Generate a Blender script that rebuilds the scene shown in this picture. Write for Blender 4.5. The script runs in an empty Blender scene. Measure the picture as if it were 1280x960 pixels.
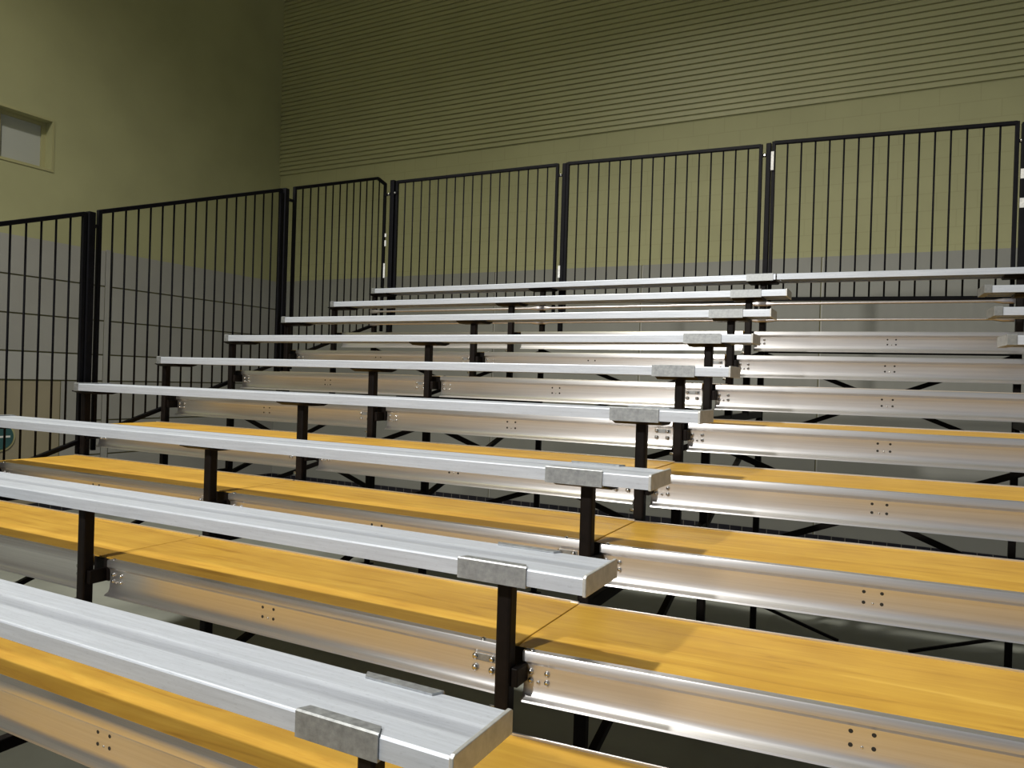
import bpy, bmesh, math, random
from mathutils import Vector, Matrix
random.seed(7)
S = bpy.context.scene
COL = S.collection

# ------------------------------------------------------------------ layout
RUN, RISE = 0.61, 0.1996
XA, XB, XC, XD = -4.117, -2.204, -0.273, 1.44        # support frames
XL = -4.076                                           # left end of the seats (right end is x = 0)
SW, ST = 0.233, 0.046                                 # seat width / thickness
POST_Y = 0.111
PZ = -0.2755                                          # deck top below seat top
FLOOR = -1.23
WALL_Y, WALL_X = 8.79, -9.29
RR = 0.075                                            # the bay right of the aisle stands slightly askew
def ry(k): return (k-1)*RUN
def rz(k): return (k-1)*RISE

# ------------------------------------------------------------------ helpers
def new_bm(): return bmesh.new()
def box(bm, x0, x1, y0, y1, z0, z1, mat=0):
    vs = [bm.verts.new(p) for p in ((x0,y0,z0),(x1,y0,z0),(x1,y1,z0),(x0,y1,z0),(x0,y0,z1),(x1,y0,z1),(x1,y1,z1),(x0,y1,z1))]
    for f in ((0,3,2,1),(4,5,6,7),(0,1,5,4),(1,2,6,5),(2,3,7,6),(3,0,4,7)):
        bm.faces.new([vs[i] for i in f]).material_index = mat
def prism(bm, prof, x0, x1, mat=0):
    """closed yz profile swept along x"""
    a = [bm.verts.new((x0,p[0],p[1])) for p in prof]
    b = [bm.verts.new((x1,p[0],p[1])) for p in prof]
    n = len(prof)
    for i in range(n):
        j = (i+1) % n
        bm.faces.new((a[i],a[j],b[j],b[i])).material_index = mat
    bm.faces.new(a[::-1]).material_index = mat
    bm.faces.new(b).material_index = mat
def bar(bm, p, q, w, h=None, up=(0,0,1)):
    """rectangular tube from p to q"""
    h = h or w
    p, q = Vector(p), Vector(q)
    d = (q-p).normalized(); u = Vector(up)
    if abs(d.dot(u)) > .95: u = Vector((0,1,0))
    s = d.cross(u).normalized(); u = s.cross(d).normalized()
    ring = [(-1,-1),(1,-1),(1,1),(-1,1)]
    a = [bm.verts.new(p + s*(i*w/2) + u*(j*h/2)) for i,j in ring]
    b = [bm.verts.new(q + s*(i*w/2) + u*(j*h/2)) for i,j in ring]
    for i in range(4):
        j = (i+1) % 4
        bm.faces.new((a[i],a[j],b[j],b[i]))
    bm.faces.new(a[::-1]); bm.faces.new(b)
def rod(bm, pts, r, n=8):
    """round tube through points; r may be a list of (ru, rs) radii"""
    rings = []
    for i, p in enumerate(pts):
        p = Vector(p)
        d = (Vector(pts[min(i+1,len(pts)-1)]) - Vector(pts[max(i-1,0)])).normalized()
        u = Vector((0,0,1)) if abs(d.z) < .9 else Vector((0,1,0))
        s = d.cross(u).normalized(); u = s.cross(d).normalized()
        rs, ru = r[i] if isinstance(r, list) else (r, r)
        rings.append([bm.verts.new(p + s*(rs*math.cos(2*math.pi*k/n)) + u*(ru*math.sin(2*math.pi*k/n))) for k in range(n)])
    for a, b in zip(rings, rings[1:]):
        for i in range(n):
            j = (i+1) % n
            f = bm.faces.new((a[i],a[j],b[j],b[i])); f.smooth = True
    bm.faces.new(rings[0][::-1]); bm.faces.new(rings[-1])
def dome(bm, c, r, h, axis=(0,-1,0), n=10):
    """bolt head: domed disc"""
    c = Vector(c); d = Vector(axis).normalized()
    u = Vector((0,0,1)) if abs(d.z) < .9 else Vector((0,1,0))
    s = d.cross(u).normalized(); u = s.cross(d)
    prev = None
    for rr_, hh in ((r,0),(r,h*.35),(r*.8,h*.75),(r*.4,h)):
        ring = [bm.verts.new(c + d*hh + s*(rr_*math.cos(2*math.pi*k/n)) + u*(rr_*math.sin(2*math.pi*k/n))) for k in range(n)]
        if prev:
            for i in range(n):
                j = (i+1) % n
                f = bm.faces.new((prev[i],prev[j],ring[j],ring[i])); f.smooth = True
        else: bm.faces.new(ring[::-1])
        prev = ring
    bm.faces.new(prev)
def disc(bm, c, r, t, axis, n=32):
    c = Vector(c); d = Vector(axis).normalized()
    u = Vector((0,0,1)) if abs(d.z) < .9 else Vector((0,1,0))
    s = d.cross(u).normalized(); u = s.cross(d)
    a = [bm.verts.new(c + s*(r*math.cos(2*math.pi*k/n)) + u*(r*math.sin(2*math.pi*k/n))) for k in range(n)]
    b = [bm.verts.new(v.co + d*t) for v in a]
    for i in range(n):
        j = (i+1) % n
        bm.faces.new((a[i],a[j],b[j],b[i]))
    bm.faces.new(a[::-1]); bm.faces.new(b)
def obj(name, bm, mats, parent=None, bevel=0, seg=2, smooth=None):
    bmesh.ops.recalc_face_normals(bm, faces=bm.faces)
    me = bpy.data.meshes.new(name); bm.to_mesh(me); bm.free()
    o = bpy.data.objects.new(name, me); COL.objects.link(o)
    for m in (mats if isinstance(mats, (list,tuple)) else [mats]): me.materials.append(m)
    if smooth:
        for p in me.polygons: p.use_smooth = len(p.vertices) == 4
        me.set_sharp_from_angle(angle=math.radians(smooth))
    if parent: o.parent = parent
    if bevel:
        b = o.modifiers.new('bevel','BEVEL'); b.width = bevel; b.segments = seg; b.limit_method = 'ANGLE'; b.angle_limit = math.radians(40)
    return o
def tag(o, label, cat, group=None):
    o['label'] = label; o['category'] = cat
    if group: o['group'] = group
    return o
def thing(name, label, cat, loc=(0,0,0), rot=0, group=None):
    o = bpy.data.objects.new(name, None); COL.objects.link(o)
    o.empty_display_size = .1; o.location = loc; o.rotation_euler = (0,0,rot)
    return tag(o, label, cat, group)
def struct(name, bm, mats, label=None, parent=None, bevel=0):
    o = obj(name, bm, mats, parent, bevel)
    if not parent: o['kind'] = 'structure'
    if label: o['label'] = label
    return o
def dup(root, loc, rot, label):
    r = root.copy(); COL.objects.link(r); r.location = loc; r.rotation_euler = (0,0,rot); r['label'] = label
    for ch in list(root.children):
        c = ch.copy(); COL.objects.link(c); c.parent = r
        for g in ch.children:
            d = g.copy(); COL.objects.link(d); d.parent = c
    return r

# ------------------------------------------------------------------ materials
def mat(name, base, rough=.5, metal=0, spec=.5, setup=None):
    m = bpy.data.materials.new(name); m.use_nodes = True
    nt = m.node_tree; b = nt.nodes['Principled BSDF']
    b.inputs['Base Color'].default_value = (*base, 1)
    b.inputs['Roughness'].default_value = rough
    b.inputs['Metallic'].default_value = metal
    b.inputs['Specular IOR Level'].default_value = spec
    if setup: setup(nt, b)
    return m
def N(nt, t, **kw):
    n = nt.nodes.new(t)
    for k, v in kw.items():
        if k in n.inputs: n.inputs[k].default_value = v
        else: setattr(n, k, v)
    return n
def coords(nt, scale=(1,1,1), space='Object'):
    tc = N(nt,'ShaderNodeTexCoord'); mp = N(nt,'ShaderNodeMapping')
    mp.inputs['Scale'].default_value = scale
    nt.links.new(tc.outputs[space], mp.inputs['Vector'])
    return mp.outputs['Vector']
def ramp(nt, fac, stops):
    r = N(nt,'ShaderNodeValToRGB'); e = r.color_ramp.elements
    while len(e) < len(stops): e.new(.5)
    for el, (p, c) in zip(e, stops):
        el.position = p; el.color = (*c, 1)
    nt.links.new(fac, r.inputs['Fac']); return r.outputs['Color']
def streaks(c0, c1, scale=(1,40,40), r0=None, r1=None, bump=.0, aniso=0, detail=6):
    def f(nt, b):
        v = coords(nt, scale)
        n = N(nt,'ShaderNodeTexNoise', Scale=3.0, Detail=detail, Roughness=.65)
        nt.links.new(v, n.inputs['Vector'])
        nt.links.new(ramp(nt, n.outputs['Fac'], [(.3,c0),(.7,c1)]), b.inputs['Base Color'])
        if r0 is not None:
            mr = N(nt,'ShaderNodeMapRange'); mr.inputs['To Min'].default_value = r0; mr.inputs['To Max'].default_value = r1
            nt.links.new(n.outputs['Fac'], mr.inputs['Value']); nt.links.new(mr.outputs['Result'], b.inputs['Roughness'])
        if bump:
            bp_ = N(nt,'ShaderNodeBump', Strength=bump, Distance=.002)
            nt.links.new(n.outputs['Fac'], bp_.inputs['Height']); nt.links.new(bp_.outputs['Normal'], b.inputs['Normal'])
        if aniso:
            b.inputs['Anisotropic'].default_value = aniso
            t = N(nt,'ShaderNodeTangent'); t.direction_type = 'RADIAL'; t.axis = 'X'
            nt.links.new(t.outputs['Tangent'], b.inputs['Tangent'])
    return f
def seat_setup(nt, b):
    # clear anodised plank, scuffed along its length, with specks of grime
    v = coords(nt, (1.2,30,30)); n = N(nt,'ShaderNodeTexNoise', Scale=3.0, Detail=7.0, Roughness=.7)
    nt.links.new(v, n.inputs['Vector'])
    c1 = ramp(nt, n.outputs['Fac'], [(.3,(.46,.495,.555)),(.72,(.61,.655,.73))])
    v2 = coords(nt, (14,40,40)); n2 = N(nt,'ShaderNodeTexNoise', Scale=4.0, Detail=4.0, Roughness=.6)
    nt.links.new(v2, n2.inputs['Vector'])
    c2 = ramp(nt, n2.outputs['Fac'], [(.28,(.72,.72,.72)),(.42,(1,1,1))])
    mx = N(nt,'ShaderNodeMix'); mx.data_type = 'RGBA'; mx.blend_type = 'MULTIPLY'; mx.inputs['Factor'].default_value = .6
    nt.links.new(c1, mx.inputs['A']); nt.links.new(c2, mx.inputs['B'])
    # darker band along the shallow groove in the middle
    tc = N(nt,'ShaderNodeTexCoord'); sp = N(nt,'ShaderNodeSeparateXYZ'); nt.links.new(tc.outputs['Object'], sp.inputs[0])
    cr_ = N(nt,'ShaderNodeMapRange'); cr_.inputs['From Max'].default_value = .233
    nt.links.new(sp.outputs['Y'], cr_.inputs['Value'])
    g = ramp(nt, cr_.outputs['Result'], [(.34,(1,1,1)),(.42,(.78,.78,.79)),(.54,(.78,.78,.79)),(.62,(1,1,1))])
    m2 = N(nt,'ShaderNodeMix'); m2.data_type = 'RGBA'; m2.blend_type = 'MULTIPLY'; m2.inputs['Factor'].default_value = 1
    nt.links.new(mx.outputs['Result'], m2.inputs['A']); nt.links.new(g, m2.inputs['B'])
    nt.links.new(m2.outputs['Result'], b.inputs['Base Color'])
M = {}
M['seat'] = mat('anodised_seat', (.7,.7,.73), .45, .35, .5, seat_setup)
M['cap'] = mat('cast_end_cap', (.55,.56,.55), .45, .6, .5, streaks((.45,.46,.44),(.62,.62,.60),(12,12,12)))
M['darkcap'] = mat('grey_end_cap', (.2,.21,.21), .5, .3, .5, streaks((.16,.17,.17),(.26,.27,.27),(12,12,12)))
M['alu'] = mat('mill_aluminium', (.75,.73,.71), .3, .9, .5, streaks((.68,.67,.675),(.77,.76,.765),(.5,45,45),.28,.38,0,.55,3))
M['trim'] = mat('bright_trim', (.8,.8,.82), .35, .9)
M['clip'] = mat('galvanised_clip', (.3,.31,.32), .45, .7, .5, streaks((.25,.26,.27),(.40,.42,.43),(18,18,18),.35,.6))
M['bolt'] = mat('zinc_bolt', (.7,.7,.7), .18, 1.0)
M['black'] = mat('black_paint', (.008,.006,.006), .5, 0, .12, streaks((.005,.004,.004),(.011,.008,.007),(6,6,6)))
M['blackgloss'] = mat('black_powder_coat', (.005,.005,.006), .5, 0, .08, streaks((.004,.004,.005),(.007,.007,.009),(6,6,6)))
M['tape'] = mat('worn_white_tape', (.7,.7,.68), .6, 0, .4, streaks((.5,.5,.49),(.8,.8,.78),(20,20,20)))
M['hole'] = mat('drilled_hole', (.02,.018,.015), .8)
def wood_setup(nt, b):
    v = coords(nt, (.55,7,7)); oi = N(nt,'ShaderNodeObjectInfo')
    ad = N(nt,'ShaderNodeVectorMath'); ad.operation = 'ADD'
    sc = N(nt,'ShaderNodeVectorMath'); sc.operation = 'SCALE'; sc.inputs['Scale'].default_value = 17
    cm = N(nt,'ShaderNodeCombineXYZ')
    for s in 'XYZ': nt.links.new(oi.outputs['Random'], cm.inputs[s])
    nt.links.new(cm.outputs[0], sc.inputs[0]); nt.links.new(v, ad.inputs[0]); nt.links.new(sc.outputs[0], ad.inputs[1])
    n = N(nt,'ShaderNodeTexNoise', Scale=3.2, Detail=9.0, Roughness=.62, Distortion=.9)
    nt.links.new(ad.outputs[0], n.inputs['Vector'])
    c = ramp(nt, n.outputs['Fac'], [(.25,(.34,.175,.022)),(.43,(.51,.29,.040)),(.56,(.55,.325,.046)),(.78,(.66,.42,.075))])
    v2 = coords(nt, (2.2,2.2,2.2)); n2 = N(nt,'ShaderNodeTexNoise', Scale=1.6, Detail=3.0)
    nt.links.new(v2, n2.inputs['Vector'])
    c2 = ramp(nt, n2.outputs['Fac'], [(.3,(.84,.80,.74)),(.6,(1,1,1))])
    mx = N(nt,'ShaderNodeMix'); mx.data_type = 'RGBA'; mx.blend_type = 'MULTIPLY'; mx.inputs['Factor'].default_value = .8
    nt.links.new(c, mx.inputs['A']); nt.links.new(c2, mx.inputs['B'])
    nt.links.new(mx.outputs['Result'], b.inputs['Base Color'])
    b.inputs['Coat Weight'].default_value = .06; b.inputs['Coat Roughness'].default_value = .4
M['wood'] = mat('varnished_plywood', (.65,.38,.05), .55, 0, .25, wood_setup)
def paint(c, amt=.06, brick=False):
    lo = tuple(x*(1-amt) for x in c); hi = tuple(min(1,x*(1+amt)) for x in c)
    def f(nt, b):
        n = N(nt,'ShaderNodeTexNoise', Scale=1.3, Detail=4.0)
        nt.links.new(coords(nt), n.inputs['Vector'])
        col = ramp(nt, n.outputs['Fac'], [(.3,lo),(.7,hi)])
        if brick:
            tc = N(nt,'ShaderNodeTexCoord'); sp = N(nt,'ShaderNodeSeparateXYZ'); cb = N(nt,'ShaderNodeCombineXYZ')
            nt.links.new(tc.outputs['Object'], sp.inputs[0])
            nt.links.new(sp.outputs['X'], cb.inputs['X']); nt.links.new(sp.outputs['Z'], cb.inputs['Y'])
            br = N(nt,'ShaderNodeTexBrick'); br.inputs['Scale'].default_value = 1
            br.inputs['Brick Width'].default_value = .41; br.inputs['Row Height'].default_value = .203
            br.inputs['Mortar Size'].default_value = .005; br.inputs['Mortar Smooth'].default_value = .3
            br.inputs['Color1'].default_value = (1,1,1,1); br.inputs['Color2'].default_value = (.985,.985,.985,1); br.inputs['Mortar'].default_value = (.88,.88,.86,1)
            nt.links.new(cb.outputs[0], br.inputs['Vector'])
            mx = N(nt,'ShaderNodeMix'); mx.data_type = 'RGBA'; mx.blend_type = 'MULTIPLY'; mx.inputs['Factor'].default_value = 1
            nt.links.new(col, mx.inputs['A']); nt.links.new(br.outputs['Color'], mx.inputs['B'])
            col = mx.outputs['Result']
        nt.links.new(col, b.inputs['Base Color'])
        n3 = N(nt,'ShaderNodeTexNoise', Scale=90.0, Detail=3.0)
        nt.links.new(coords(nt), n3.inputs['Vector'])
        bp_ = N(nt,'ShaderNodeBump', Strength=.12, Distance=.004)
        nt.links.new(n3.outputs['Fac'], bp_.inputs['Height']); nt.links.new(bp_.outputs['Normal'], b.inputs['Normal'])
    return f
CREAM = (.37,.362,.195)
GREY = (.26,.26,.235)
M['cream'] = mat('cream_wall_paint', CREAM, .6, 0, .3, paint(CREAM))
M['block'] = mat('cream_block_wall', CREAM, .6, 0, .3, paint(CREAM, .05, True))
M['siding'] = mat('cream_ribbed_siding', CREAM, .45, 0, .4, paint(CREAM, .04))
M['grey'] = mat('grey_wainscot', GREY, .55, 0, .35, paint(GREY))
SG = (.32,.313,.288)
M['sidegrey'] = mat('grey_side_wainscot', SG, .55, 0, .35, paint(SG))
LG = (.38,.375,.35)
M['lightgrey'] = mat('pale_grey_wainscot', LG, .55, 0, .35, paint(LG))
TAN = (.31,.27,.185)
M['tan'] = mat('tan_wall_panel', TAN, .6, 0, .3, paint(TAN))
M['groove'] = mat('dark_groove', (.16,.15,.07), .8)
M['blind'] = mat('pale_blind', (.40,.41,.37), .6, 0, .3, paint((.40,.41,.37), .04))
M['frame'] = mat('cream_window_frame', (.37,.35,.18), .5, 0, .4, paint((.37,.35,.18), .05))
M['floor'] = mat('sealed_concrete', (.2,.2,.18), .5, 0, .4, paint((.25,.26,.225), .22))
M['tile'] = mat('black_base_tile', (.012,.011,.018), .3, 0, .5, paint((.012,.011,.018), .1))
M['grout'] = mat('pale_grout', (.30,.28,.24), .8, 0, .3, paint((.30,.28,.24), .1))
M['teal'] = mat('teal_sign_face', (.035,.10,.10), .4, 0, .4, paint((.035,.10,.10), .15))
M['white'] = mat('white_plastic', (.72,.72,.68), .4, 0, .4, paint((.72,.72,.68), .03))
M['rod'] = mat('zinc_tie_rod', (.62,.58,.58), .35, .9, .5, streaks((.5,.46,.47),(.7,.66,.66),(10,40,40)))

# ------------------------------------------------------------------ the room
bm = new_bm(); box(bm, WALL_X-.3, 9, -12, WALL_Y+.3, 10.5, 10.7); struct('ceiling', bm, M['cream'], 'cream ceiling, out of view')
bm = new_bm(); box(bm, WALL_X-.3, 9, -12, WALL_Y+.3, FLOOR-.2, FLOOR); struct('floor', bm, M['floor'], 'dull grey concrete floor')
bm = new_bm()
box(bm, WALL_X-.3, 9, WALL_Y, WALL_Y+.3, FLOOR, 10.5)
struct('wall_back', bm, M['block'], 'cream painted block wall behind the bleachers')
SID = 4.27
bm = new_bm()                                                    # ribbed siding: overlapping courses, each with a drip groove
z = SID; prof = [(WALL_Y, z)]
while z < 10.3:
    prof += [(WALL_Y-.032, z+.003), (WALL_Y-.032, z+.052), (WALL_Y-.006, z+.060), (WALL_Y-.006, z+.075)]
    z += .076
prof += [(WALL_Y, z)]
prism(bm, prof, WALL_X+.001, 9)
struct('trim_1', bm, M['siding'], 'cream horizontally ribbed siding on the upper back wall')
WZ = 2.36
bm = new_bm()                                                    # grey wainscot on the back wall, in wide panels
JX = [-7.1, -4.8, -2.49, -.187, 2.1, 4.4, 6.7]
xs = [WALL_X] + JX + [9]
for a, b in zip(xs, xs[1:]): box(bm, a+.012, b-.012, WALL_Y-.02, WALL_Y, FLOOR+.152, WZ)
for x in JX:
    box(bm, x-.012, x+.012, WALL_Y-.008, WALL_Y, FLOOR+.152, WZ, 2); box(bm, x+.002, x+.020, WALL_Y-.026, WALL_Y, FLOOR+.152, WZ-.01, 1)
struct('trim_2', bm, [M['grey'], M['lightgrey'], M['groove']], 'grey wainscot panels along the lower back wall')
def tile_base(bm, along, a0, a1, skip=None):
    t = a0; w = .152
    while t < a1:
        e = min(t+w-.006, a1)
        if not (skip and skip[0] < t < skip[1]):
            if along == 'x': box(bm, t, e, WALL_Y-.034, WALL_Y-.02, FLOOR, FLOOR+.152)
            else: box(bm, WALL_X+.02, WALL_X+.034, t, e, FLOOR, FLOOR+.152)
            if along == 'x': box(bm, e, t+w, WALL_Y-.033, WALL_Y-.02, FLOOR, FLOOR+.150, 1)
            else: box(bm, WALL_X+.02, WALL_X+.033, e, t+w, FLOOR, FLOOR+.150, 1)
        t += w
bm = new_bm(); tile_base(bm, 'x', WALL_X+.04, 9); box(bm, WALL_X, 9, WALL_Y-.0205, WALL_Y, FLOOR, FLOOR+.152, 1)
struct('baseboard_back', bm, [M['tile'], M['grout']], 'black tile base along the back wall')
bm = new_bm(); tile_base(bm, 'y', -11.9, WALL_Y-.04); box(bm, WALL_X, WALL_X+.0205, -12, WALL_Y-.04, FLOOR, FLOOR+.152, 1)
struct('baseboard_left', bm, [M['tile'], M['grout']], 'black tile base along the left wall')
# left wall with a window opening
WY0, WY1, WZ0, WZ1 = 2.9, 4.72, 3.30, 3.93
bm = new_bm()
box(bm, WALL_X-.3, WALL_X, -12, WY0, FLOOR, 10.5); box(bm, WALL_X-.3, WALL_X, WY1, WALL_Y, FLOOR, 10.5)
box(bm, WALL_X-.3, WALL_X, WY0, WY1, FLOOR, WZ0); box(bm, WALL_X-.3, WALL_X, WY0, WY1, WZ1, 10.5)
struct('wall_left', bm, M['cream'], 'cream painted left wall with a small high window')
w1 = bpy.data.objects.new('window_1', None); COL.objects.link(w1); w1.location = (WALL_X, WY0, WZ0); w1['kind'] = 'structure'; w1['label'] = 'small deep-set window high on the left wall'
def W(n, m, *bs):
    bm = new_bm()
    for b in bs: box(bm, *b)
    o = obj(n, bm, m, w1); return o
L, H = WY1-WY0, WZ1-WZ0
W('window_frame', M['frame'], (-.2,-.14,0,.05,0,H), (-.2,-.14,L-.05,L,0,H), (-.2,-.14,.05,L-.05,0,.045), (-.2,-.14,.05,L-.05,H-.045,H))
W('window_blind', M['blind'], (-.19,-.17,.05,L-.05,.045,H-.045))
W('mullion', M['frame'], (-.2,-.12,1.19,1.25,.045,H-.045))
W('casing', M['frame'], (0,.010,-.03,0,-.03,H+.03), (0,.010,L,L+.03,-.03,H+.03), (0,.010,0,L,-.03,0), (0,.010,0,L,H,H+.03))
# grey wainscot on the left wall: horizontal courses with open joints
bm = new_bm(); gj = .010
zs = [WZ, 1.863, 1.377, .898, .529, -.02, -.5, FLOOR+.152]
TANY = 4.92
for yy0, yy1 in ((-12, 5.50), (5.62, WALL_Y-.02)):
    for i, (zt, zb) in enumerate(zip(zs, zs[1:])):
        top = zt - (gj if i else 0); bot = zb + (gj if i < len(zs)-2 else 0)
        m_ = 1 if i == 3 else 0
        if i > 3 and yy0 < 0: box(bm, WALL_X, WALL_X+.02, TANY+.01, yy1, bot, top, m_)
        else: box(bm, WALL_X, WALL_X+.02, yy0, yy1, bot, top, m_)
box(bm, WALL_X, WALL_X+.028, 5.515, 5.60, FLOOR+.152, WZ+.02, 0)
box(bm, WALL_X, WALL_X+.006, -12, WALL_Y-.02, FLOOR+.152, WZ, 3)
struct('trim_3', bm, [M['sidegrey'], M['lightgrey'], M['frame'], M['groove']], 'grey wainscot courses along the left wall')
bm = new_bm(); box(bm, WALL_X, WALL_X+.02, -12, TANY-.01, FLOOR+.152, .515)
struct('trim_4', bm, M['tan'], 'tan lower panel on the left wall')
# blockers added out of view to throw the shade line on the upper walls
bm = new_bm(); box(bm, WALL_X, 9, 3.4, 3.6, 7.82, 10.5)
struct('light_blocker_1', bm, M['cream'], 'added cream light blocker above the view, shading the upper walls')
bm = new_bm(); box(bm, WALL_X, 9, -2.1, -1.9, 5.68, 10.5)  # second added blocker, cuts the front lamp's light on the back wall
struct('light_blocker_2', bm, M['cream'], 'added cream light blocker behind the camera, shading the upper back wall')
# round teal sign and a socket
t = thing('wall_sign', 'round dark teal sign with a pale rim low on the left wall behind the railing', 'sign', (WALL_X+.02, 4.165, -.19))
bm = new_bm(); disc(bm, (0,0,0), .185, .012, (1,0,0)); obj('rim', bm, M['frame'], t)
bm = new_bm(); disc(bm, (.012,0,0), .16, .006, (1,0,0)); obj('sign_face', bm, M['teal'], t)
bm = new_bm(); box(bm, .018,.021, -.12,.12, -.012,.012); obj('stripe', bm, M['white'], t)
t = thing('wall_socket', 'small white socket low on the grey back wall behind the aisle posts', 'socket', (-1.62, WALL_Y-.02, -.88))
bm = new_bm(); box(bm, -.035,.035, -.008,0, -.06,.06); obj('cover_plate', bm, M['white'], t, .002)
for za in (-.045,.012):
    bm = new_bm(); box(bm, -.018,.018, -.011,-.008, za,za+.033); obj('outlet', bm, M['hole'], t)

# ------------------------------------------------------------------ seats
SEATP = [(0,-ST),(0,-.005),(.002,-.0015),(.006,0),(.082,0),(.096,-.0022),(.104,-.0030),(.124,-.0030),(.132,-.0022),(.146,0),(.227,0),(.231,-.0015),(.233,-.005),(.233,-ST),
         (.221,-ST),(.221,-ST+.004),(.229,-ST+.006),(.229,-.010),(.128,-.010),(.128,-ST+.002),(.105,-ST+.002),(.105,-.010),(.004,-.010),(.004,-ST+.006),(.012,-ST+.004),(.012,-ST)]
def cap_bm(x0, x1):
    bm = new_bm()
    prism(bm, [(-.004,-ST-.003),(-.004,.001),(.004,.006),(.229,.006),(.237,.001),(.237,-ST-.003)], x0, x1); return bm
def clip_bm(x0, x1, back=False):
    """sheet steel clip hooked over the seat edge"""
    bm = new_bm(); t = .004
    pr = [(-t,-ST-.006),(-t,t*.6),(0,t*1.4),(.026,t*1.4),(.026,.0005),(.001,.0005),(.001,-ST-.002),(.04,-ST-.002),(.04,-ST-.006)]
    if back: pr = [(SW-p[0], p[1]) for p in pr][::-1]
    prism(bm, pr, x0, x1)
    # clipped corners on the top lip
    for v in bm.verts:
        lip = v.co.y > .02 if not back else v.co.y < SW-.02
        if lip and v.co.z > -.01:
            v.co.x += .014 if abs(v.co.x-x0) < 1e-6 else -.014
    return bm
seat_words = ['nearest at the bottom edge', 'second from the bottom, its top washed white', 'third from the bottom', 'fourth from the bottom',
              'fifth from the bottom', 'sixth from the bottom', 'seventh from the bottom', 'eighth from the bottom']
def seat(label, loc, x0, x1, clips, caps=(True,True), rot=0):
    t = thing('bench_seat', label, 'bench seat', loc, rot, 'aluminium bench seats')
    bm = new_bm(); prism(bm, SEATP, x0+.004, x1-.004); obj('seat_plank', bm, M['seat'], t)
    if caps[0]: obj('end_cap', cap_bm(x0, x0+.042), M['darkcap'], t, .002)
    if caps[1]: obj('end_cap', cap_bm(x1-.010, x1), M['cap'], t, .002)
    for a, b in clips:
        obj('edge_clip', clip_bm(a, b), M['clip'], t); obj('edge_clip', clip_bm(a, b, True), M['clip'], t)
    return t
ends = [0,.012,-.008,.003,-.004,-.010,-.010,0]
s0 = seat('silver aluminium bench seat left of the aisle, ' + seat_words[0], (0,0,0), XL, 0, [(-.385,-.172)])
for k in range(2, 9):
    dup(s0, (ends[k-1], ry(k), rz(k)), 0, 'silver aluminium bench seat left of the aisle, ' + seat_words[k-1])
seat('topmost silver bench seat left of the aisle, right below the rear railing', (0,ry(9),rz(9)), XL, -.165, [(-.388,-.186)], (True,False))
seat('topmost silver bench seat that runs across above the aisle', (-.163,ry(9),rz(9)), 0, 3.6, [], (False,True), RR)
right_words = {6: 'lowest of the three there', 7: 'middle of the three there', 8: 'upper of the three there'}
for k in (6,7,8):
    seat('silver bench seat end at the right edge, ' + right_words[k], (1.165, ry(k)+.10, rz(k)), 0, 2.2, [(1.1,1.31)], rot=RR)

# ------------------------------------------------------------------ foot planks (deck + fascia), local origin at the front left, z = deck top
FASCP = [(.030,-.002),(-.001,-.002),(-.003,-.006),(-.003,-.030),(.004,-.036),(.010,-.042),(.012,-.055),(.0122,-.098),(.0112,-.113),(.0085,-.125),(.003,-.134),(-.010,-.1405),
         (-.012,-.146),(-.002,-.146),(.014,-.138),(.018,-.120),(.018,-.045),(.030,-.036)]
def footplank(label, loc, w0, w1, f0, f1, rot=0, hole=None, left_bolts=True, right_bolts=True):
    t = thing('foot_plank', label, 'foot plank', loc, rot, 'wooden foot planks')
    bm = new_bm(); box(bm, w0+.002, w1-.002, .024, .507, -.031, -.0015); obj('deck_board', bm, M['wood'], t, .003)
    bm = new_bm(); prism(bm, [(.508,-.036),(.508,.003),(.512,.004),(.516,.002),(.516,-.05),(.49,-.05),(.49,-.036)], w0+.003, w1-.003); obj('rear_trim', bm, M['trim'], t)
    bm = new_bm(); prism(bm, FASCP, f0, f1); fa = obj('fascia', bm, M['alu'], t, smooth=35)
    if left_bolts:                                                # plate and bolts at the left end
        for dx, dz in ((.022,-.062),(.072,-.062),(.022,-.088),(.046,-.090),(.072,-.088)):
            b = new_bm(); dome(b, (f0+dx, .012, dz), .0085 if dx != .046 else .005, .008); obj('bolt', b, M['bolt'], fa)
        b = new_bm(); dome(b, (f0+.025, .012, -.002), .008, .006, (0,0,1)); obj('bolt', b, M['bolt'], fa)
    if right_bolts:
        b = new_bm(); box(b, f1-.085, f1-.012, .008, .012, -.066, -.046); obj('splice_plate', b, M['clip'], fa)
        for dx, dz in ((-.085,-.056),(-.028,-.056),(-.085,-.090),(-.028,-.090)):
            b = new_bm(); dome(b, (f1+dx, .011, dz), .011, .010); obj('bolt', b, M['bolt'], fa)
        b = new_bm(); dome(b, (f1-.06, .012, -.002), .008, .006, (0,0,1)); obj('bolt', b, M['bolt'], fa)
    if hole is not None:                                          # four drilled holes and a rivet
        for dx in (-.026,.026):
            for dz in (-.056,-.090):
                b = new_bm(); disc(b, (hole+dx, .013, dz), .0055, .0018, (0,-1,0), 12); obj('drilled_hole', b, M['hole'], fa)
        b = new_bm(); dome(b, (hole, .0125, -.092), .004, .003); obj('rivet', b, M['bolt'], fa)
    return t
row_words = ['bottom row', 'second row up', 'third row up', 'fourth row up', 'fifth row up', 'sixth row up', 'seventh row up', 'eighth row up, topmost']
FY = .159
pB = footplank('', (0,0,0), XB, XC, XB+.072, XC-.046, 0, -1.256)
pA = footplank('', (0,0,0), XA-.03, XB, XA+.06, XB-.046, 0, XA+.96)
pC = footplank('', (0,0,0), -.03, XD+2.1, 0, XD+2.07, RR, .895)
def lab(side, k): return 'yellow wooden foot plank, %s, %s' % (side, row_words[k-1])
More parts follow.
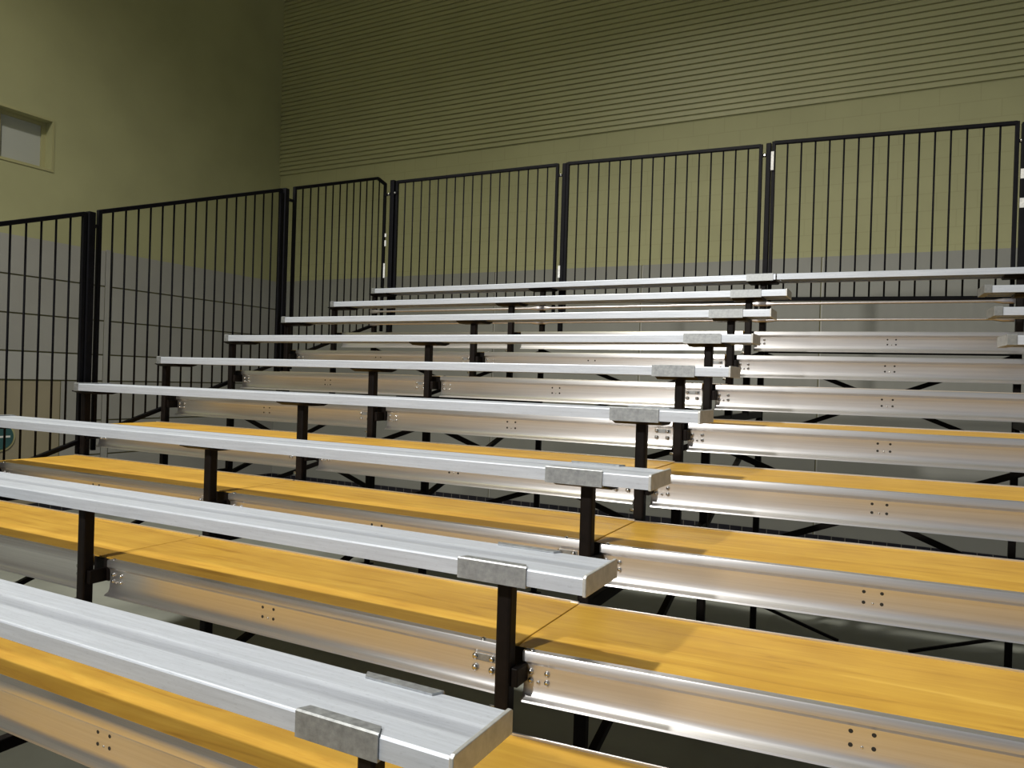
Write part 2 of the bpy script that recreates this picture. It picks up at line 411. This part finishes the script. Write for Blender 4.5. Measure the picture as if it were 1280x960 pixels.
for k in range(1, 9):
    z = rz(k) + PZ; y = ry(k) + FY
    for proto, side in ((pA, 'far left bay'), (pB, 'middle bay left of the aisle post'), (pC, 'bay right of the aisle post')):
        if proto is pA and k == 1: continue
        loc = (-.240 if proto is pC else 0, y, z - (.004 if proto is pC else 0)); first = 2 if proto is pA else 1
        rot = RR if proto is pC else 0
        if k == first: proto.location = loc; proto['label'] = lab(side, k)
        else: dup(proto, loc, rot, lab(side, k))

dup(pB, (0, ry(0)+FY, rz(0)+PZ), 0, 'yellow wooden foot plank, middle bay, just below the bottom row')

# ------------------------------------------------------------------ support frames
def module_beam(k): return {0: -.70, 3: -.10, 6: .50}[k]
def frame(label, X, rows, askew=0.0, shift=0.0):
    t = thing('support_frame', label, 'bleacher frame', (X, askew, FLOOR), 0, 'bleacher support frames')
    w = .046
    for k in rows:
        y = ry(k) + POST_Y; top = rz(k) - ST - .006 - FLOOR
        leg = k in (3,6,9)
        bot = .012 if leg else module_beam((k//3)*3) - FLOOR + .0
        bm = new_bm(); box(bm, -w/2, w/2, y-w/2, y+w/2, bot, top); p = obj('leg' if leg else 'post', bm, M['black'], t, .008)
        bm = new_bm()
        prism(bm, [(y-.095, top), (y-.095, top+.005), (y+.10, top+.005), (y+.10, top), (y+.05, top-.014), (y-.05, top-.014)], shift-.105, shift+.105)
        obj('mounting_plate', bm, M['black'], p)
        if leg:
            bm = new_bm(); box(bm, -.05,.05, y-.05,y+.05, 0,.012); obj('foot_pad', bm, M['black'], p, .003)
        if k < 9:
            zc = rz(k) + PZ - FLOOR
            bm = new_bm(); box(bm, .022,.044, y-.008,y+.10, zc-.095, zc-.040); box(bm, -.040,.060, y+.062,y+.071, zc-.095, zc-.004); box(bm, -.03,.03, y+.071,y+.56, zc-.085, zc-.04)
            obj('clamp', bm, M['black'], p, .004)
            bm = new_bm(); rod(bm, [(-.040,y-.010,zc-.165),(.0,y-.010,zc-.165)], .008); obj('bolt', bm, M['bolt'], p)
    # level beams between the legs carry the short posts
    for k, z in ((0,-.70),(3,-.10),(6,.50)):
        if k+3 > max(rows): continue
        y0 = ry(max(k, min(rows))) + POST_Y; y1 = ry(k+3) + POST_Y
        bm = new_bm(); box(bm, -.02,.02, y0, y1, z-FLOOR-.025, z-FLOOR+.025); obj('level_beam', bm, M['black'], t, .005)
        if k:
            bm = new_bm(); bar(bm, (0, y0, max(z-FLOOR-.62,.12)), (0, y1, z-FLOOR-.03), .03); obj('diagonal_brace', bm, M['black'], t)
    return t
frame('black steel support frame under the left ends of the seats, beside the side railing', XA, range(2,10), 0, .10)
frame('black steel support frame midway along the left block of seats', XB, range(1,10))
frame('black steel support frame at the aisle, under the clipped right ends of the seats', XC, range(1,10))
frame('black steel support frame at the right edge beyond the aisle', XD, range(6,10), .125)

# cross braces between frames: one thing for each crossed pair
def xbrace(label, X0, X1, k, dy=0.0):
    y = ry(k) + POST_Y + .032; zt = rz(k) - .61; zb = rz(k) - 1.29
    t = thing('cross_brace', label, 'cross brace', (X0, y, 0), 0, 'crossed braces under the planks')
    L = X1 - X0
    for i, (za, zc) in enumerate(((zt,zb),(zb,zt))):
        o = i*.012
        bm = new_bm(); bar(bm, (.0,o,za), (L,dy+o,zc), .010, .034, (0,0,1)); obj('brace_bar', bm, M['black'], t)
    bm = new_bm(); dome(bm, (L/2, dy/2-.006, (zt+zb)/2), .012, .008); obj('bolt', bm, M['bolt'], t)
    return t
rw = {3:'third row', 6:'sixth row', 9:'top row'}
for a, b, w_, dy in ((XA,XB,'far left bay',0),(XB,XC,'middle bay',0),(XC,XD,'bay behind the aisle',.125)):
    for k in (6,9):
        xbrace('black crossed brace bars in the %s, below the %s' % (w_, rw[k]), a, b, k, dy)
# low V brace between the rear legs behind the aisle
t = thing('knee_brace', 'low black V-shaped brace near the floor behind the aisle', 'brace', (XC, ry(9)+POST_Y+.03, FLOOR))
L = XD - XC
for a, b, d0, d1 in ((.02,.62,0,.05),(L-.02,L-.62,.125,.08)):
    bm = new_bm(); bar(bm, (a,d0,.22), (b,d1,.02), .022); obj('brace_bar', bm, M['black'], t)
# level tubes and zinc rods along the rear legs
def tube(name, label, p, q, m, r, flat=False, cat='rail'):
    bm = new_bm(); p, q = Vector(p), Vector(q); d = (q-p).normalized()
    if flat: rod(bm, [p, p+d*.07, p+d*.13, q-d*.13, q-d*.07, q], [(.004,.020),(.004,.020),(r,r),(r,r),(.004,.020),(.004,.020)])
    else: bar(bm, p, q, r*2)
    bm2 = bm
    for v in bm2.verts: v.co -= p
    o = obj(name, bm2, m); o.location = p; return tag(o, label, cat)
Y9 = ry(9) + POST_Y
for zz, ww in ((1.372,'upper'),(1.245,'lower')):
    for a, b, dy, w_ in ((XA,XB,0,'far left bay'),(XB,XC,0,'middle bay'),(XC,XD,.125,'bay behind the aisle')):
        o = tube('tie_rod', 'thin silver tie rod under the top seat, %s, %s of two' % (w_, ww), (a-.03,Y9-.034,zz), (b+.03 if dy == 0 else b-.03,Y9-.034+dy,zz), M['rod'], .010, True, 'tie rod')
        o['group'] = 'silver tie rods between the rear posts'
tube('cross_tube', 'black level tube behind the eighth row right of the aisle post', (XC,Y9+.03,1.0), (XD,Y9+.155,1.0), M['black'], .012, cat='tube')
tube('cross_tube', 'black level tube low between the rear legs of the far left bay', (XA+.3,Y9+.03,.50), (XB,Y9+.03,.52), M['black'], .022, cat='tube')

# ------------------------------------------------------------------ railings
def panel(label, p0, p1, zt0, zt1, h, n, bend=False, bars_skip=0):
    """picket panel from p0 to p1 (xy); top rail from zt0 to zt1, height h, vertical pickets"""
    t = thing('picket_railing', label, 'railing', (p0[0],p0[1],0), 0, 'black picket railing panels')
    v = Vector((p1[0]-p0[0], p1[1]-p0[1], 0)); r = .0145
    sl = (zt1-zt0)
    def top(f):
        if bend and f > .90: return zt0+sl*.90 - (f-.90)*.30
        return zt0 + sl*f
    pts = [(v*f) + Vector((0,0,top(f))) for f in ((0,.90,1) if bend else (0,1))]
    bm = new_bm()
    for a, b in zip(pts, pts[1:]): bar(bm, a, b, .030)
    obj('top_rail', bm, M['blackgloss'], t, .005)
    bm = new_bm(); bar(bm, Vector((0,0,zt0-h)), v + Vector((0,0,zt1-h)), .030); obj('bottom_rail', bm, M['blackgloss'], t, .005)
    for f in (0,1):
        bm = new_bm(); c = v*f; tp = top(f) + .012
        box(bm, c.x-.014, c.x+.014, c.y-.014, c.y+.014, (zt0+sl*f)-h-.10, tp); obj('end_bar', bm, M['blackgloss'], t, .004)
    for i in range(1, n):
        f = i/n; c = v*f
        bm = new_bm(); rod(bm, [(c.x,c.y,zt0+sl*f-h),(c.x,c.y,top(f)-.01)], .0068, 8); obj('picket', bm, M['blackgloss'], t)
    return t
XF = -4.165
def ztop(y): return 1.556 + .332*(y-1.391)
def side(label, y0, y1, **kw): return panel(label, (XF,y0), (XF,y1), ztop(y0), ztop(y1), 1.526, kw.pop('n',18), **kw)
side('black picket railing panel on the sloping left side, nearest, cut by the left photo edge', .16, 1.925, n=19)
side('black picket railing panel on the sloping left side, middle one of three', 2.03, 3.69, n=17)
side('black picket railing panel on the sloping left side, farthest, bent at the corner', 3.86, 5.17, n=13, bend=True)
YR = 5.14; ZR = 2.69; HR = 1.265
panel('black picket railing panel along the back, leftmost from the corner', (-3.985,YR), (-2.165,YR), 2.735, 2.72, HR+.02, 18)
panel('black picket railing panel along the back, middle one, left of the aisle', (-2.058,YR), (-.35,YR), 2.72, 2.68, HR, 17)
panel('black picket railing panel along the back, above the aisle', (-.25,YR+.005), (1.41,YR+.135), 2.695, 2.68, HR, 16)
def fpost(label, x, y, z0, z1, w=.045, tapes=(), links=()):
    t = thing('railing_post', label, 'post', (x,y,z0), 0, 'posts of the black railing')
    bm = new_bm(); box(bm, -w/2,w/2,-w/2,w/2,0,z1-z0); obj('post', bm, M['blackgloss'], t, .006)
    for dx, dy, z in links:
        bm = new_bm(); bar(bm, (0,0,z-z0), (dx,dy,z-z0), .022); obj('link', bm, M['blackgloss'], t)
        bm = new_bm(); dome(bm, (dx*.5,dy*.5-.011,z-z0), .012, .010); obj('bolt', bm, M['bolt'], t)
    for dx, za, zb, ww in tapes:
        bm = new_bm(); box(bm, dx-ww/2,dx+ww/2,-w/2-.003,-w/2+.004,za-z0,zb-z0); obj('tape', bm, M['tape'], t)
    return t
fpost('tall black post on the side railing, between nearest and middle panels', XF, 1.967, .0, ztop(1.96)+.01, .05, (), ((0,.06,ztop(1.96)-.08),))
fpost('tall black post on the side railing, between middle and bent panels', XF, 3.745, .55, ztop(3.74)+.01, .05, (), ((0,.10,ztop(3.74)-.08),))
fpost('black corner post where side and back railings meet, with worn white tape', -4.03, 5.13, 1.05, 2.755, .05, ((-.062,2.07,2.13,.02),(-.062,2.165,2.20,.02),(-.068,1.74,1.89,.02)), ((.06,0,2.62),(-.12,.03,2.62)))
fpost('black post on the back railing, between leftmost and middle panels', -2.09, YR, 1.05, 2.725, .040, ((-.020,1.67,1.78,.02),), ((-.07,0,2.62),))
fpost('black post on the back railing at the aisle, with a white label', -.288, YR, 1.05, 2.695, .040, ((.032,2.47,2.62,.022),), ((-.06,0,2.60),))
fpost('black post on the back railing at the right edge, with grey tape bands', 1.462, YR+.14, 1.05, 2.68, .05, ((.0,2.27,2.34,.052),(.0,2.06,2.13,.052)), ((-.05,0,2.55),))

# ------------------------------------------------------------------ camera
R_ = dict(f=933.225, yaw=0.4787960960720602, pitch=-0.0031846402793971815, roll=0.03067471272519059)
cy, sy = math.cos(R_['yaw']), math.sin(R_['yaw'])
F = Vector((-sy,cy,0)); R = Vector((cy,sy,0)); U = Vector((0,0,1))
cp, sp = math.cos(R_['pitch']), math.sin(R_['pitch'])
F2 = F*cp + U*sp; U2 = U*cp - F*sp
cr, sr = math.cos(R_['roll']), math.sin(R_['roll'])
R3 = R*cr + U2*sr; U3 = U2*cr - R*sr
cam = bpy.data.cameras.new('camera'); co = bpy.data.objects.new('camera', cam); COL.objects.link(co)
m = Matrix((R3, U3, -F2)).transposed().to_4x4(); m.translation = Vector((0.7081552, -1.1796919, 0.6979865))
co.matrix_world = m
cam.sensor_width = 36; cam.lens = R_['f']/1280*36; cam.clip_start = .05
S.camera = co

# ------------------------------------------------------------------ light
def lamp(name, loc, power, color, radius=.25, spot=None, aim=None, blend=.3):
    l = bpy.data.lights.new(name, 'SPOT' if spot else 'POINT'); l.energy = power; l.color = color; l.shadow_soft_size = radius
    o = bpy.data.objects.new(name, l); COL.objects.link(o); o.location = loc
    if spot:
        l.spot_size = math.radians(spot); l.spot_blend = blend
        d = Vector(aim) - Vector(loc); o.rotation_euler = d.to_track_quat('-Z','Y').to_euler()
    return o
WARM = (1.0,.965,.90)
lamp('gym_lamp', (-4.0,-.6,9.5), 4300, WARM, .25, 142, (-3.4,-.5,0), 1.0)
lamp('gym_lamp', (-2.6,-7.6,5.7), 3300, WARM, .22, 56, (0,4.0,.3), 1.0)
w = bpy.data.worlds.new('world'); S.world = w; w.use_nodes = True
w.node_tree.nodes['Background'].inputs['Color'].default_value = (.82,.9,1,1)
w.node_tree.nodes['Background'].inputs['Strength'].default_value = .24

vs = S.view_settings
vs.view_transform = 'Standard'; vs.look = 'None'; vs.gamma = 1; vs.use_curve_mapping = False
vs.exposure = 0.0
